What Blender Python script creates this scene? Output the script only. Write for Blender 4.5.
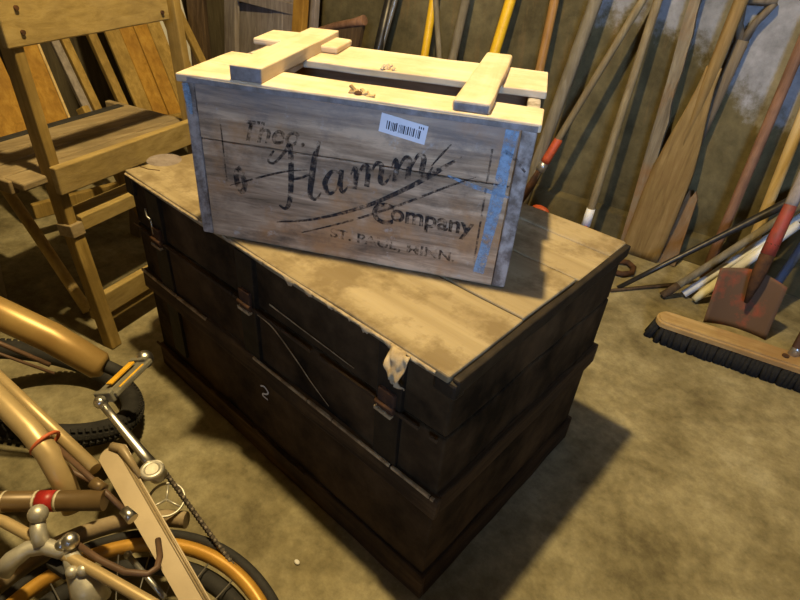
import bpy, bmesh, math, random
from mathutils import Vector, Matrix, noise
random.seed(7)
for o in list(bpy.data.objects): bpy.data.objects.remove(o)
SC = bpy.context.scene
COL = SC.collection
V = Vector
# ------------------------------------------------------------------ camera
cd = bpy.data.cameras.new('camera'); cam = bpy.data.objects.new('camera', cd); COL.objects.link(cam)
cr = V((0.73926, 0.66965, 0.07112)); cf = V((-0.52002, 0.63477, -0.57153)); cu = V((-0.42787, 0.38552, 0.81749))
m = Matrix.Identity(4)
for i, a in enumerate((cr, cu, -cf)):
    for k in range(3): m[k][i] = a[k]
m.translation = V((0.27318, -0.45758, 0.99971))
cam.matrix_world = m
cd.sensor_width = 36.0; cd.lens = 568.46 * 36 / 800; cd.clip_start = 0.02
SC.camera = cam
# ------------------------------------------------------------------ light
w = bpy.data.worlds.new('world'); SC.world = w; w.use_nodes = True
w.node_tree.nodes['Background'].inputs[0].default_value = (0.6, 0.7, 0.9, 1)
w.node_tree.nodes['Background'].inputs[1].default_value = 0.05
def lamp(name, kind, loc, energy, color, **kw):
    l = bpy.data.lights.new(name, kind); o = bpy.data.objects.new(name, l); COL.objects.link(o)
    o.location = loc; l.energy = energy; l.color = color
    for k, v in kw.items(): setattr(l, k, v)
    return o
lamp('bulb_light', 'POINT', (-0.36, 0.08, 2.18), 205, (1.0, 0.765, 0.38), shadow_soft_size=0.035)
day = lamp('window_daylight', 'AREA', (1.53, -2.33, 1.62), 20, (0.38, 0.58, 1.0), shape='RECTANGLE', size=.9, size_y=0.65, spread=math.radians(52))
day.rotation_euler = (V((-0.15, 1.0, 1.25)) - day.location).to_track_quat('-Z', 'Y').to_euler()
SC.view_settings.view_transform = 'Standard'; SC.view_settings.look = 'None'
SC.view_settings.exposure = 0.0; SC.view_settings.gamma = 1.0; SC.view_settings.use_curve_mapping = False

# ------------------------------------------------------------------ materials
def mat(name):
    mt = bpy.data.materials.new(name); mt.use_nodes = True
    nt = mt.node_tree; b = nt.nodes['Principled BSDF']
    return mt, nt, b
def nd(nt, t, **kw):
    n = nt.nodes.new(t)
    for k, v in kw.items():
        if k.startswith('i_'):
            n.inputs[k[2:].replace('_', ' ')].default_value = v
        else: setattr(n, k, v)
    return n
def c4(c): return (c[0], c[1], c[2], 1)
def ramp(nt, stops):
    r = nt.nodes.new('ShaderNodeValToRGB'); e = r.color_ramp.elements
    while len(e) < len(stops): e.new(0.5)
    for i, (p, c) in enumerate(stops): e[i].position = p; e[i].color = c4(c)
    return r
def mix(nt, a, b, fac, blend='MIX'):
    n = nt.nodes.new('ShaderNodeMix'); n.data_type = 'RGBA'; n.blend_type = blend
    for sock, v in ((6, a), (7, b), (0, fac)):
        if hasattr(v, 'links') or hasattr(v, 'is_linked'): nt.links.new(v, n.inputs[sock])
        else: n.inputs[sock].default_value = v if sock == 0 else c4(v)
    return n.outputs[2]
def coords(nt, scale=(1, 1, 1)):
    t = nd(nt, 'ShaderNodeTexCoord'); mp = nd(nt, 'ShaderNodeMapping')
    mp.inputs['Scale'].default_value = scale; nt.links.new(t.outputs['Object'], mp.inputs['Vector'])
    return mp.outputs[0]
def tex(nt, vec, sc, det=6, rough=.6, dist=0):
    n = nd(nt, 'ShaderNodeTexNoise'); n.inputs['Scale'].default_value = sc; n.inputs['Detail'].default_value = det
    n.inputs['Roughness'].default_value = rough; n.inputs['Distortion'].default_value = dist
    nt.links.new(vec, n.inputs['Vector']); return n.outputs['Fac']
def bump(nt, b, h, strength=.3, dist=.004):
    n = nd(nt, 'ShaderNodeBump'); n.inputs['Strength'].default_value = strength; n.inputs['Distance'].default_value = dist
    nt.links.new(h, n.inputs['Height']); nt.links.new(n.outputs[0], b.inputs['Normal'])
def wood(name, dark, mid, light, axis='z', grain=9, rough=.8, stain=None, stain_amt=.55, stain_sc=5, spec=.25, bm=.35):
    mt, nt, b = mat(name)
    s = {'x': (1, 12, 12), 'y': (12, 1, 12), 'z': (12, 12, 1)}[axis]
    g = tex(nt, coords(nt, s), grain * .55, 7, .65, .4)
    r = ramp(nt, [(.28, dark), (.5, mid), (.72, light)]); nt.links.new(g, r.inputs[0])
    out = r.outputs[0]
    if stain:
        f = tex(nt, coords(nt), stain_sc, 5, .65)
        rr = ramp(nt, [(.45, (0, 0, 0)), (.60, (stain_amt,) * 3)]); nt.links.new(f, rr.inputs[0])
        out = mix(nt, out, stain, rr.outputs[0])
    nt.links.new(out, b.inputs['Base Color'])
    b.inputs['Roughness'].default_value = rough; b.inputs['Specular IOR Level'].default_value = spec
    bump(nt, b, g, bm, .003)
    return mt
def plain(name, c, c2=None, sc=30, rough=.6, metal=0, bm=.15, lo=.35, hi=.65, spec=.4):
    mt, nt, b = mat(name)
    f = tex(nt, coords(nt), sc, 6, .65)
    r = ramp(nt, [(lo, c), (hi, c2 or tuple(x * .7 for x in c))]); nt.links.new(f, r.inputs[0])
    nt.links.new(r.outputs[0], b.inputs['Base Color'])
    b.inputs['Roughness'].default_value = rough; b.inputs['Metallic'].default_value = metal
    b.inputs['Specular IOR Level'].default_value = spec
    bump(nt, b, f, bm, .002)
    return mt
M = {}
def concrete():
    mt, nt, b = mat('concrete_floor'); co = coords(nt)
    f1 = tex(nt, co, 4.2, 10, .68, .1); f2 = tex(nt, co, 30, 7, .75); f3 = tex(nt, co, 1.1, 3, .5)
    r = ramp(nt, [(.30, (.11, .09, .045)), (.45, (.225, .192, .104)), (.58, (.33, .29, .17)), (.74, (.46, .42, .28))])
    nt.links.new(f1, r.inputs[0])
    r2 = ramp(nt, [(.34, (.55, .55, .55)), (.6, (1.08, 1.08, 1.08))]); nt.links.new(f2, r2.inputs[0])
    out = mix(nt, r.outputs[0], r2.outputs[0], .7, 'MULTIPLY')
    r3 = ramp(nt, [(.35, (.8, .8, .8)), (.6, (1.05, 1.02, 1.0))]); nt.links.new(f3, r3.inputs[0])
    out = mix(nt, out, r3.outputs[0], .8, 'MULTIPLY')
    nt.links.new(out, b.inputs['Base Color']); b.inputs['Roughness'].default_value = .85
    b.inputs['Specular IOR Level'].default_value = .2
    bump(nt, b, f2, .25, .004); return mt
def wallmat(name, white_line, tilt):
    # whitewash that has flaked off the lower courses
    mt, nt, b = mat(name); t = nd(nt, 'ShaderNodeTexCoord'); s = nd(nt, 'ShaderNodeSeparateXYZ')
    nt.links.new(t.outputs['Object'], s.inputs[0]); co = coords(nt)
    f1 = tex(nt, co, 2.6, 7, .65, .5); f2 = tex(nt, co, 16, 6, .7); f3 = tex(nt, coords(nt, (6, 6, 1)), 3, 5, .6)
    raw = ramp(nt, [(.3, (.055, .043, .018)), (.5, (.115, .093, .042)), (.7, (.18, .148, .072))]); nt.links.new(f1, raw.inputs[0])
    rust = ramp(nt, [(.56, (0, 0, 0)), (.75, (.6,) * 3)]); nt.links.new(f3, rust.inputs[0])
    rw = mix(nt, raw.outputs[0], (.20, .125, .05), rust.outputs[0])
    wh = ramp(nt, [(.3, (.12, .12, .115)), (.52, (.22, .215, .21)), (.72, (.36, .355, .35))]); nt.links.new(f1, wh.inputs[0])
    a = nd(nt, 'ShaderNodeMath', operation='MULTIPLY_ADD'); nt.links.new(s.outputs[0], a.inputs[0]); a.inputs[1].default_value = tilt; nt.links.new(s.outputs[2], a.inputs[2])
    a2 = nd(nt, 'ShaderNodeMath', operation='MULTIPLY_ADD'); nt.links.new(f1, a2.inputs[0]); a2.inputs[1].default_value = .55; nt.links.new(a.outputs[0], a2.inputs[2])
    a3 = nd(nt, 'ShaderNodeMath', operation='MULTIPLY_ADD'); nt.links.new(f2, a3.inputs[0]); a3.inputs[1].default_value = .3; nt.links.new(a2.outputs[0], a3.inputs[2])
    mr = nd(nt, 'ShaderNodeMapRange'); mr.inputs[1].default_value = white_line; mr.inputs[2].default_value = white_line + .09
    nt.links.new(a3.outputs[0], mr.inputs[0])
    out = mix(nt, rw, wh.outputs[0], mr.outputs[0])
    r2 = ramp(nt, [(.32, (.5, .5, .5)), (.62, (1.1, 1.1, 1.1))]); nt.links.new(f2, r2.inputs[0])
    out = mix(nt, out, r2.outputs[0], .7, 'MULTIPLY')
    nt.links.new(out, b.inputs['Base Color']); b.inputs['Roughness'].default_value = .9; b.inputs['Specular IOR Level'].default_value = .15
    bump(nt, b, f2, .4, .006); return mt
M['floor'] = concrete()
M['wall'] = wallmat('flaking_whitewash', .93, .36)
M['wall2'] = wood('dark_cellar_boarding', (.05, .04, .025), (.08, .065, .04), (.12, .10, .06), 'z')
M['ceil'] = wood('joist_ceiling', (.03, .022, .014), (.06, .045, .028), (.09, .07, .045), 'y')
M['oak'] = wood('honey_oak', (.19, .12, .028), (.30, .20, .055), (.40, .275, .09), 'z', stain=(.14, .09, .025), stain_amt=.5)
M['oakx'] = wood('honey_oak_across', (.22, .15, .045), (.33, .235, .08), (.42, .31, .12), 'y', stain=(.20, .14, .06), stain_amt=.4)
M['oakdull'] = wood('dull_oak_seat', (.17, .12, .06), (.26, .195, .105), (.33, .26, .15), 'y', stain=(.12, .09, .05), stain_amt=.5)
M['orange'] = wood('orange_varnished_board', (.22, .11, .014), (.34, .185, .028), (.43, .26, .055), 'z', stain=(.20, .10, .02), stain_amt=.5)
M['greywood'] = wood('grey_weathered_wood', (.14, .12, .11), (.24, .21, .19), (.33, .29, .27), 'z', stain=(.15, .10, .07), stain_amt=.4)
M['darkwood'] = wood('dark_wood', (.035, .022, .012), (.07, .045, .025), (.12, .08, .045), 'z')
M['handle'] = wood('worn_ash_handle', (.12, .09, .045), (.20, .155, .08), (.28, .225, .125), 'z', stain=(.14, .10, .05))
M['handle_grey'] = wood('grey_ash_handle', (.11, .09, .055), (.18, .15, .095), (.26, .22, .15), 'z', stain=(.12, .10, .06))
M['handle_red'] = wood('reddish_brown_handle', (.13, .065, .035), (.22, .115, .065), (.30, .17, .10), 'z', stain=(.09, .05, .03))
M['handle_dark'] = wood('dark_ash_handle', (.06, .045, .03), (.11, .085, .055), (.16, .13, .09), 'z')
M['handle_light'] = wood('light_pine_handle', (.36, .25, .10), (.52, .38, .17), (.62, .47, .24), 'z')
M['handle_brown'] = wood('brown_varnished_handle', (.20, .10, .025), (.32, .165, .045), (.40, .22, .07), 'z', rough=.5)
M['oar'] = wood('varnished_oar_wood', (.13, .08, .024), (.21, .135, .045), (.29, .195, .075), 'z', stain=(.17, .095, .03), stain_amt=.6, stain_sc=3)
M['bark'] = wood('bark_edged_slab', (.08, .062, .038), (.15, .12, .075), (.24, .20, .13), 'z', stain=(.22, .10, .025), stain_amt=.6, stain_sc=4, bm=.8)
M['yellow'] = plain('yellow_paint', (.80, .50, .02), (.70, .40, .015), 40, .45)
M['canvas'] = plain('black_brown_trunk_canvas', (.012, .008, .004), (.105, .064, .028), 6, .85, bm=.5, lo=.36, hi=.72, spec=.08)
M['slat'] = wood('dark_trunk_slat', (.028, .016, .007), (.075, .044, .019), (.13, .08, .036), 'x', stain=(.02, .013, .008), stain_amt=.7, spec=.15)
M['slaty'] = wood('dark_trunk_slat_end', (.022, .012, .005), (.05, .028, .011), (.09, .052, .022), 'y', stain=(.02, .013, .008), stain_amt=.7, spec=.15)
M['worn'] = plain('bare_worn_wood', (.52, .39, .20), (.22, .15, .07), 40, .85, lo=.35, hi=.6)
M['trunktop'] = wood('bare_trunk_top', (.22, .165, .085), (.30, .235, .13), (.38, .305, .18), 'x', grain=3.2, stain=(.15, .105, .048), stain_amt=.75, stain_sc=13)
M['leather'] = plain('black_leather', (.012, .009, .006), (.03, .021, .012), 30, .65, bm=.4, spec=.2)
M['rust'] = plain('rusty_iron', (.10, .045, .018), (.04, .022, .014), 40, .85, bm=.5, spec=.2)
M['rustred'] = plain('rust_with_red_paint', (.12, .07, .04), (.30, .07, .035), 11, .8, bm=.35, lo=.48, hi=.62, spec=.2)
M['redpaint'] = plain('dull_red_paint', (.36, .05, .03), (.20, .05, .03), 30, .6)
M['redbright'] = plain('orange_red_paint', (.55, .09, .025), (.32, .06, .02), 40, .55)
M['fray'] = plain('frayed_pale_canvas', (.46, .36, .21), (.26, .19, .10), 60, .95)
M['chalk'] = plain('white_chalk', (.85, .83, .76), None, 60, .95)
def crate_front():
    mt, nt, b = mat('weathered_crate_side')
    g = tex(nt, coords(nt, (1, 12, 12)), 5, 7, .68, .4)
    r = ramp(nt, [(.30, (.13, .092, .055)), (.46, (.36, .255, .16)), (.62, (.62, .46, .30))]); nt.links.new(g, r.inputs[0])
    f = tex(nt, coords(nt), 7, 6, .65)
    rr = ramp(nt, [(.5, (0,) * 3), (.62, (.8,) * 3)]); nt.links.new(f, rr.inputs[0])
    out = mix(nt, r.outputs[0], (.44, .24, .10), rr.outputs[0])          # orange bare patches
    f2 = tex(nt, coords(nt, (1, 1, 1.6)), 11, 7, .72)
    r2 = ramp(nt, [(.5, (0,) * 3), (.72, (.8,) * 3)]); nt.links.new(f2, r2.inputs[0])
    out = mix(nt, out, (.085, .07, .055), r2.outputs[0])                    # dark smears
    f3 = tex(nt, coords(nt), 26, 6, .75)
    r3 = ramp(nt, [(.60, (0,) * 3), (.68, (.75,) * 3)]); nt.links.new(f3, r3.inputs[0])
    out = mix(nt, out, (.50, .46, .40), r3.outputs[0])                      # plaster flecks
    # weathered grey upper boards edge
    s = nd(nt, 'ShaderNodeSeparateXYZ'); t = nd(nt, 'ShaderNodeTexCoord'); nt.links.new(t.outputs['Object'], s.inputs[0])
    a = nd(nt, 'ShaderNodeMath', operation='MULTIPLY_ADD'); nt.links.new(f2, a.inputs[0]); a.inputs[1].default_value = .10; nt.links.new(s.outputs[2], a.inputs[2])
    mr = nd(nt, 'ShaderNodeMapRange'); mr.inputs[1].default_value = .245; mr.inputs[2].default_value = .31; mr.inputs[4].default_value = .8
    nt.links.new(a.outputs[0], mr.inputs[0])
    out = mix(nt, out, (.24, .23, .225), mr.outputs[0])
    nt.links.new(out, b.inputs['Base Color']); b.inputs['Roughness'].default_value = .85; b.inputs['Specular IOR Level'].default_value = .2
    bump(nt, b, g, .4, .003); return mt
M['crate'] = crate_front()
M['cratepale'] = wood('fresh_pale_crate_board', (.48, .38, .24), (.60, .49, .33), (.70, .59, .43), 'x', grain=5, stain=(.40, .27, .13), stain_amt=.4, stain_sc=12)
M['cratepaley'] = wood('fresh_pale_crate_cleat', (.44, .34, .21), (.56, .46, .31), (.66, .56, .40), 'y', grain=5, stain=(.44, .29, .13), stain_amt=.35, stain_sc=12)
M['crateedge'] = plain('paint_spattered_crate_end', (.40, .36, .32), (.15, .12, .095), 38, .85, bm=.4, lo=.40, hi=.60)
M['crategrain'] = plain('grey_end_grain', (.27, .26, .26), (.16, .145, .13), 60, .9, bm=.5)
M['crateinside'] = wood('brown_crate_inside', (.13, .075, .035), (.24, .145, .075), (.34, .22, .12), 'x')
def worn_paint(name, c, lo, hi, alpha=.85, sc=60):
    mt, nt, b = mat(name); f = tex(nt, coords(nt), sc, 5, .7)
    r = ramp(nt, [(lo, (0,) * 3), (hi, (alpha,) * 3)]); nt.links.new(f, r.inputs[0])
    nt.links.new(r.outputs[0], b.inputs['Alpha']); b.inputs['Base Color'].default_value = c4(c); b.inputs['Roughness'].default_value = .85
    return mt
M['ink'] = worn_paint('worn_black_stencil_ink', (.03, .026, .026), .40, .62, .85, 75)
M['inkfaint'] = worn_paint('faint_black_stencil_ink', (.025, .022, .022), .43, .64, .55, 80)
M['blue'] = worn_paint('worn_blue_paint', (.30, .44, .58), .38, .60, .75, 45)
M['paper'] = plain('white_paper', (.78, .80, .84), (.70, .73, .78), 40, .6, bm=.02)
M['print'] = plain('black_print', (.03, .03, .045), None, 40, .7, bm=0)
M['gold'] = plain('gold_bicycle_paint', (.52, .39, .20), (.44, .32, .15), 12, .38, .3, bm=.05)
M['goldbrown'] = plain('brown_gold_bicycle_paint', (.42, .28, .10), (.34, .21, .07), 12, .38, .3, bm=.05)
M['beige'] = plain('beige_enamel', (.34, .26, .15), (.28, .21, .115), 14, .42, .1, bm=.05)
M['bronze'] = plain('dull_brown_enamel', (.16, .105, .045), (.12, .075, .03), 14, .4, .15, bm=.05)
M['reddecal'] = plain('red_decal', (.40, .025, .02), None, 30, .4)
M['whitedecal'] = plain('cream_decal', (.62, .55, .40), None, 30, .4)
M['chrome'] = plain('worn_chrome', (.86, .84, .78), (.70, .67, .60), 25, .33, 1, bm=.05)
M['alloy'] = plain('cast_alloy', (.62, .59, .50), (.46, .43, .35), 40, .45, .6, bm=.2)
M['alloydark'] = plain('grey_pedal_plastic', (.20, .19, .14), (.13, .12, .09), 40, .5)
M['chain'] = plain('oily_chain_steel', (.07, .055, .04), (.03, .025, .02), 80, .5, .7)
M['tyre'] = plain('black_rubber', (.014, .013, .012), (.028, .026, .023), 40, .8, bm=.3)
M['tantyre'] = plain('tan_tyre', (.36, .28, .17), (.28, .21, .12), 30, .75)
M['rim'] = plain('yellow_rim', (.55, .30, .05), (.45, .23, .035), 20, .4, .2)
M['amber'] = plain('amber_reflector', (.85, .50, .04), (.7, .36, .03), 60, .25)
M['band'] = plain('orange_rubber_band', (.60, .14, .05), None, 40, .6)
M['cable'] = plain('brown_cable_housing', (.13, .075, .045), None, 40, .5)
M['steel'] = plain('bare_steel', (.55, .54, .50), (.35, .34, .31), 40, .35, .8)
M['pipe'] = plain('black_iron_pipe', (.03, .028, .026), (.06, .055, .05), 30, .38, .6)
M['pvc'] = plain('white_plastic_pipe', (.74, .74, .72), (.58, .56, .50), 14, .45, lo=.45, hi=.75)
M['cream'] = plain('cream_plastic', (.66, .60, .36), (.5, .44, .24), 30, .5)
M['bluepaint'] = plain('faded_blue_paint', (.10, .15, .28), (.13, .15, .18), 20, .6)
M['bristle'] = plain('black_bristle', (.008, .008, .008), (.016, .015, .014), 120, .95, bm=1)
M['broomwood'] = wood('broom_block_wood', (.30, .195, .075), (.42, .29, .125), (.52, .37, .18), 'x', stain=(.24, .13, .05), stain_amt=.6)
M['white'] = plain('white_painted_board', (.66, .65, .60), (.5, .49, .44), 12, .7)
M['plaster'] = plain('white_flake', (.8, .78, .72), None, 40, .9)

# ------------------------------------------------------------------ builders
class MB:
    def __init__(s): s.bm = bmesh.new()
    def _merge(s, b, Mx=None):
        if Mx is not None: bmesh.ops.transform(b, matrix=Mx, verts=b.verts)
        bmesh.ops.recalc_face_normals(b, faces=b.faces)
        t = bpy.data.meshes.new('t'); b.to_mesh(t); b.free(); s.bm.from_mesh(t); bpy.data.meshes.remove(t); return s
    def hexa(s, c8, bev=.002, cuts=0, jit=0, seed=0, Mx=None):
        # c8: four bottom corners then four top corners
        b = bmesh.new(); vs = [b.verts.new(V(p)) for p in c8]
        for f in ((3, 2, 1, 0), (4, 5, 6, 7), (0, 1, 5, 4), (1, 2, 6, 5), (2, 3, 7, 6), (3, 0, 4, 7)): b.faces.new([vs[i] for i in f])
        if bev > 0: bmesh.ops.bevel(b, geom=list(b.edges), offset=bev, segments=2, profile=.5, affect='EDGES')
        if cuts:
            long = sorted(b.edges, key=lambda e: -e.calc_length()); L = long[0].calc_length()
            bmesh.ops.subdivide_edges(b, edges=[e for e in b.edges if e.calc_length() > L * .6], cuts=cuts, use_grid_fill=True)
        if jit:
            for v in b.verts:
                n = noise.noise_vector(v.co * 14 + V((seed, seed * 2, 3))); v.co += n * jit
        return s._merge(b, Mx)
    def box(s, x0, x1, y0, y1, z0, z1, bev=.002, **k):
        return s.hexa([(x0, y0, z0), (x1, y0, z0), (x1, y1, z0), (x0, y1, z0), (x0, y0, z1), (x1, y0, z1), (x1, y1, z1), (x0, y1, z1)], bev, **k)
    def bar(s, p, q, w, t, side=(0, 1, 0), bev=.002, w2=None, **k):
        # rectangular bar from p to q; w along 'side', t across it
        p, q = V(p), V(q); d = (q - p).normalized(); sd = V(side); sd = (sd - d * sd.dot(d)).normalized(); n = d.cross(sd)
        w2 = w2 or w
        def ring(c, w_): return [c - sd * w_ / 2 - n * t / 2, c + sd * w_ / 2 - n * t / 2, c + sd * w_ / 2 + n * t / 2, c - sd * w_ / 2 + n * t / 2]
        return s.hexa(ring(p, w) + ring(q, w2), bev, **k)
    def tube(s, pts, rad, seg=12, closed=False, flat=1.0, ref=None, cap=True):
        pts = [V(p) for p in pts]; n = len(pts)
        rads = rad if isinstance(rad, (list, tuple)) else [rad] * n
        b = bmesh.new(); rings = []; u = None
        for i, p in enumerate(pts):
            if closed: d = pts[(i + 1) % n] - pts[i - 1]
            else: d = pts[min(i + 1, n - 1)] - pts[max(i - 1, 0)]
            d.normalize()
            if u is None or ref is not None:
                r = V(ref) if ref is not None else (V((0, 0, 1)) if abs(d.z) < .9 else V((1, 0, 0)))
                u = (r - d * r.dot(d)).normalized()
            else: u = (u - d * u.dot(d)).normalized()
            w_ = d.cross(u)
            rings.append([b.verts.new(p + (u * math.cos(2 * math.pi * k / seg) * flat + w_ * math.sin(2 * math.pi * k / seg)) * rads[i]) for k in range(seg)])
        for i in range(n if closed else n - 1):
            a, c = rings[i], rings[(i + 1) % n]
            for k in range(seg): b.faces.new([a[k], a[(k + 1) % seg], c[(k + 1) % seg], c[k]])
        if not closed and cap: b.faces.new(rings[0][::-1]); b.faces.new(rings[-1])
        for f in b.faces: f.smooth = len(f.verts) == 4
        return s._merge(b)
    def ring(s, c, nrm, R, r, seg=64, tseg=10, a0=0, a1=2 * math.pi, flat=1.0):
        c = V(c); n = V(nrm).normalized(); u = n.orthogonal().normalized(); w_ = n.cross(u)
        full = abs(a1 - a0 - 2 * math.pi) < 1e-6; N = seg
        pts = [c + (u * math.cos(a) + w_ * math.sin(a)) * R for a in [a0 + (a1 - a0) * i / (N if full else N - 1) for i in range(N)]]
        return s.tube(pts, r, tseg, closed=full, flat=flat, ref=n)
    def ball(s, c, r, sc=(1, 1, 1)):
        b = bmesh.new(); bmesh.ops.create_uvsphere(b, u_segments=14, v_segments=9, radius=r)
        for f in b.faces: f.smooth = True
        return s._merge(b, Matrix.Translation(V(c)) @ Matrix.Diagonal((sc[0], sc[1], sc[2], 1)))
    def sheet(s, fn, nu, nv, th=.001):
        # a grid sheet with thickness: fn(u, v) -> (point, normal)
        b = bmesh.new(); top = []; bot = []
        for i in range(nu + 1):
            ta, ba = [], []
            for j in range(nv + 1):
                p, n = fn(i / nu, j / nv); p = V(p); n = V(n).normalized()
                ta.append(b.verts.new(p + n * th / 2)); ba.append(b.verts.new(p - n * th / 2))
            top.append(ta); bot.append(ba)
        for i in range(nu):
            for j in range(nv):
                b.faces.new([top[i][j], top[i + 1][j], top[i + 1][j + 1], top[i][j + 1]])
                b.faces.new([bot[i][j], bot[i][j + 1], bot[i + 1][j + 1], bot[i + 1][j]])
        for i in range(nu):
            b.faces.new([top[i][0], bot[i][0], bot[i + 1][0], top[i + 1][0]]); b.faces.new([top[i][nv], top[i + 1][nv], bot[i + 1][nv], bot[i][nv]])
        for j in range(nv):
            b.faces.new([top[0][j], top[0][j + 1], bot[0][j + 1], bot[0][j]]); b.faces.new([top[nu][j], bot[nu][j], bot[nu][j + 1], top[nu][j + 1]])
        for f in b.faces: f.smooth = True
        return s._merge(b)
    def outline(s, pts, th, O, ax, az):
        # flat shape: 2D outline in the frame (O, ax, az), thickness th along the frame's normal
        O, ax, az = V(O), V(ax).normalized(), V(az).normalized(); n = ax.cross(az)
        b = bmesh.new()
        A = [b.verts.new(O + ax * x + az * z - n * th / 2) for x, z in pts]; B = [b.verts.new(O + ax * x + az * z + n * th / 2) for x, z in pts]
        b.faces.new(A[::-1]); b.faces.new(B); k = len(pts)
        for i in range(k): b.faces.new([A[i], A[(i + 1) % k], B[(i + 1) % k], B[i]])
        bmesh.ops.triangulate(b, faces=[f for f in b.faces if len(f.verts) > 4])
        return s._merge(b)
    def stroke(s, pts, wid, y=-.0005, th=.0006, smooth=True):
        # painted stroke lying on the xz face of its thing
        P = [V((p[0], p[1])) for p in pts]; W = list(wid) if isinstance(wid, (list, tuple)) else [wid] * len(P)
        if smooth and len(P) > 2:
            Q, WW = [], []
            for i in range(len(P) - 1):
                p0, p1, p2, p3 = P[max(i - 1, 0)], P[i], P[i + 1], P[min(i + 2, len(P) - 1)]
                for k in range(6):
                    t = k / 6
                    Q.append(.5 * ((2 * p1) + (p2 - p0) * t + (2 * p0 - 5 * p1 + 4 * p2 - p3) * t * t + (3 * p1 - p0 - 3 * p2 + p3) * t ** 3)); WW.append(W[i] * (1 - t) + W[i + 1] * t)
            Q.append(P[-1]); WW.append(W[-1]); P, W = Q, WW
        b = bmesh.new(); prev = None
        for i, p in enumerate(P):
            d = (P[min(i + 1, len(P) - 1)] - P[max(i - 1, 0)]); d = d.normalized() if d.length > 1e-9 else V((1, 0)); n = V((-d.y, d.x)) * W[i] / 2
            cur = [b.verts.new((p.x + n.x, y, p.y + n.y)), b.verts.new((p.x - n.x, y, p.y - n.y))]
            if prev: b.faces.new([prev[0], prev[1], cur[1], cur[0]])
            prev = cur
        r = bmesh.ops.extrude_face_region(b, geom=list(b.faces))
        for v in [g for g in r['geom'] if isinstance(g, bmesh.types.BMVert)]: v.co.y += th
        return s._merge(b)
    def text(s, body, size, fn, y=-.0008, th=.0006, bold=0, shear=0):
        cu = bpy.data.curves.new('t', 'FONT'); cu.body = body; cu.size = size; cu.offset = bold; cu.shear = shear; cu.extrude = 0
        o = bpy.data.objects.new('t', cu); COL.objects.link(o); dg = bpy.context.evaluated_depsgraph_get(); dg.update()
        me = bpy.data.meshes.new_from_object(o.evaluated_get(dg)); b = bmesh.new(); b.from_mesh(me)
        bpy.data.objects.remove(o); bpy.data.curves.remove(cu); bpy.data.meshes.remove(me)
        for v in b.verts: x, z = fn(v.co.x, v.co.y); v.co = V((x, y, z))
        r = bmesh.ops.extrude_face_region(b, geom=list(b.faces))
        for v in [g for g in r['geom'] if isinstance(g, bmesh.types.BMVert)]: v.co.y += th
        return s._merge(b)
    def build(s, name, material, parent=None, world=False):
        me = bpy.data.meshes.new(name); s.bm.to_mesh(me); s.bm.free(); me.materials.append(M[material] if isinstance(material, str) else material)
        o = bpy.data.objects.new(name, me); COL.objects.link(o)
        if parent is not None:
            o.parent = parent
            if world:
                mw = Matrix.Identity(4); p = parent; 
                while p: mw = p.matrix_basis @ mw; p = p.parent
                me.transform(mw.inverted())
        return o
def tag(o, label=None, cat=None, group=None, kind=None):
    if label: o['label'] = label
    if cat: o['category'] = cat
    if group: o['group'] = group
    if kind: o['kind'] = kind
    return o
def thing(name, label, cat, loc=(0, 0, 0), rz=0, group=None):
    o = bpy.data.objects.new(name, None); COL.objects.link(o); o.location = loc; o.rotation_euler = (0, 0, rz); o.empty_display_size = .05
    return tag(o, label, cat, group)
def lerp(a, b, t): return V(a) + (V(b) - V(a)) * t

# ------------------------------------------------------------------ the setting
WA = math.radians(8.0)
def wall_y(x): return 1.64 + (x + .2) * math.tan(WA)
def struct(name, mb, m): o = mb.build(name, m); o['kind'] = 'structure'; return o
HC = 2.35
struct('floor', MB().box(-2.6, 2.2, -2.6, 2.3, -.1, 0, 0), 'floor')
struct('ceiling', MB().box(-2.6, 2.2, -2.6, 2.3, HC, HC + .1, 0), 'ceil')
y0, y1 = wall_y(-2.5), wall_y(2.1)
struct('wall_back', MB().hexa([(-2.5, y0, 0), (2.1, y1, 0), (2.1, y1 + .15, 0), (-2.5, y0 + .15, 0), (-2.5, y0, HC), (2.1, y1, HC), (2.1, y1 + .15, HC), (-2.5, y0 + .15, HC)], 0), 'wall')
struct('wall_left', MB().box(-2.6, -2.45, -2.5, y0 + .15, 0, HC, 0), 'wall2')
struct('wall_right', MB().box(2.05, 2.2, -2.5, y1 + .1, 0, HC, 0), 'wall2')
struct('wall_front', MB().box(-2.45, 2.05, -2.55, -2.4, 0, HC, 0), 'wall2')
wf = MB()
for a in ((1.0, 1.06, 1.22, 2.02), (2.0, 2.04, 1.22, 2.02), (1.06, 2.0, 1.22, 1.27), (1.06, 2.0, 1.97, 2.02), (1.51, 1.55, 1.27, 1.97)):
    wf.box(a[0], a[1], -2.4, -2.36, a[2], a[3], .003)
struct('window_1', wf, 'white')
# low footing ledge along the bottom of the back wall
dx, dy = math.cos(WA), math.sin(WA)
struct('trim_1', MB().hexa([(-2.4, wall_y(-2.4) - .035, 0), (2.05, wall_y(2.05) - .035, 0), (2.05, wall_y(2.05), 0), (-2.4, wall_y(-2.4), 0),
                           (-2.4, wall_y(-2.4) - .025, .09), (2.05, wall_y(2.05) - .025, .09), (2.05, wall_y(2.05), .105), (-2.4, wall_y(-2.4), .105)], .004), 'wall')

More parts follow.
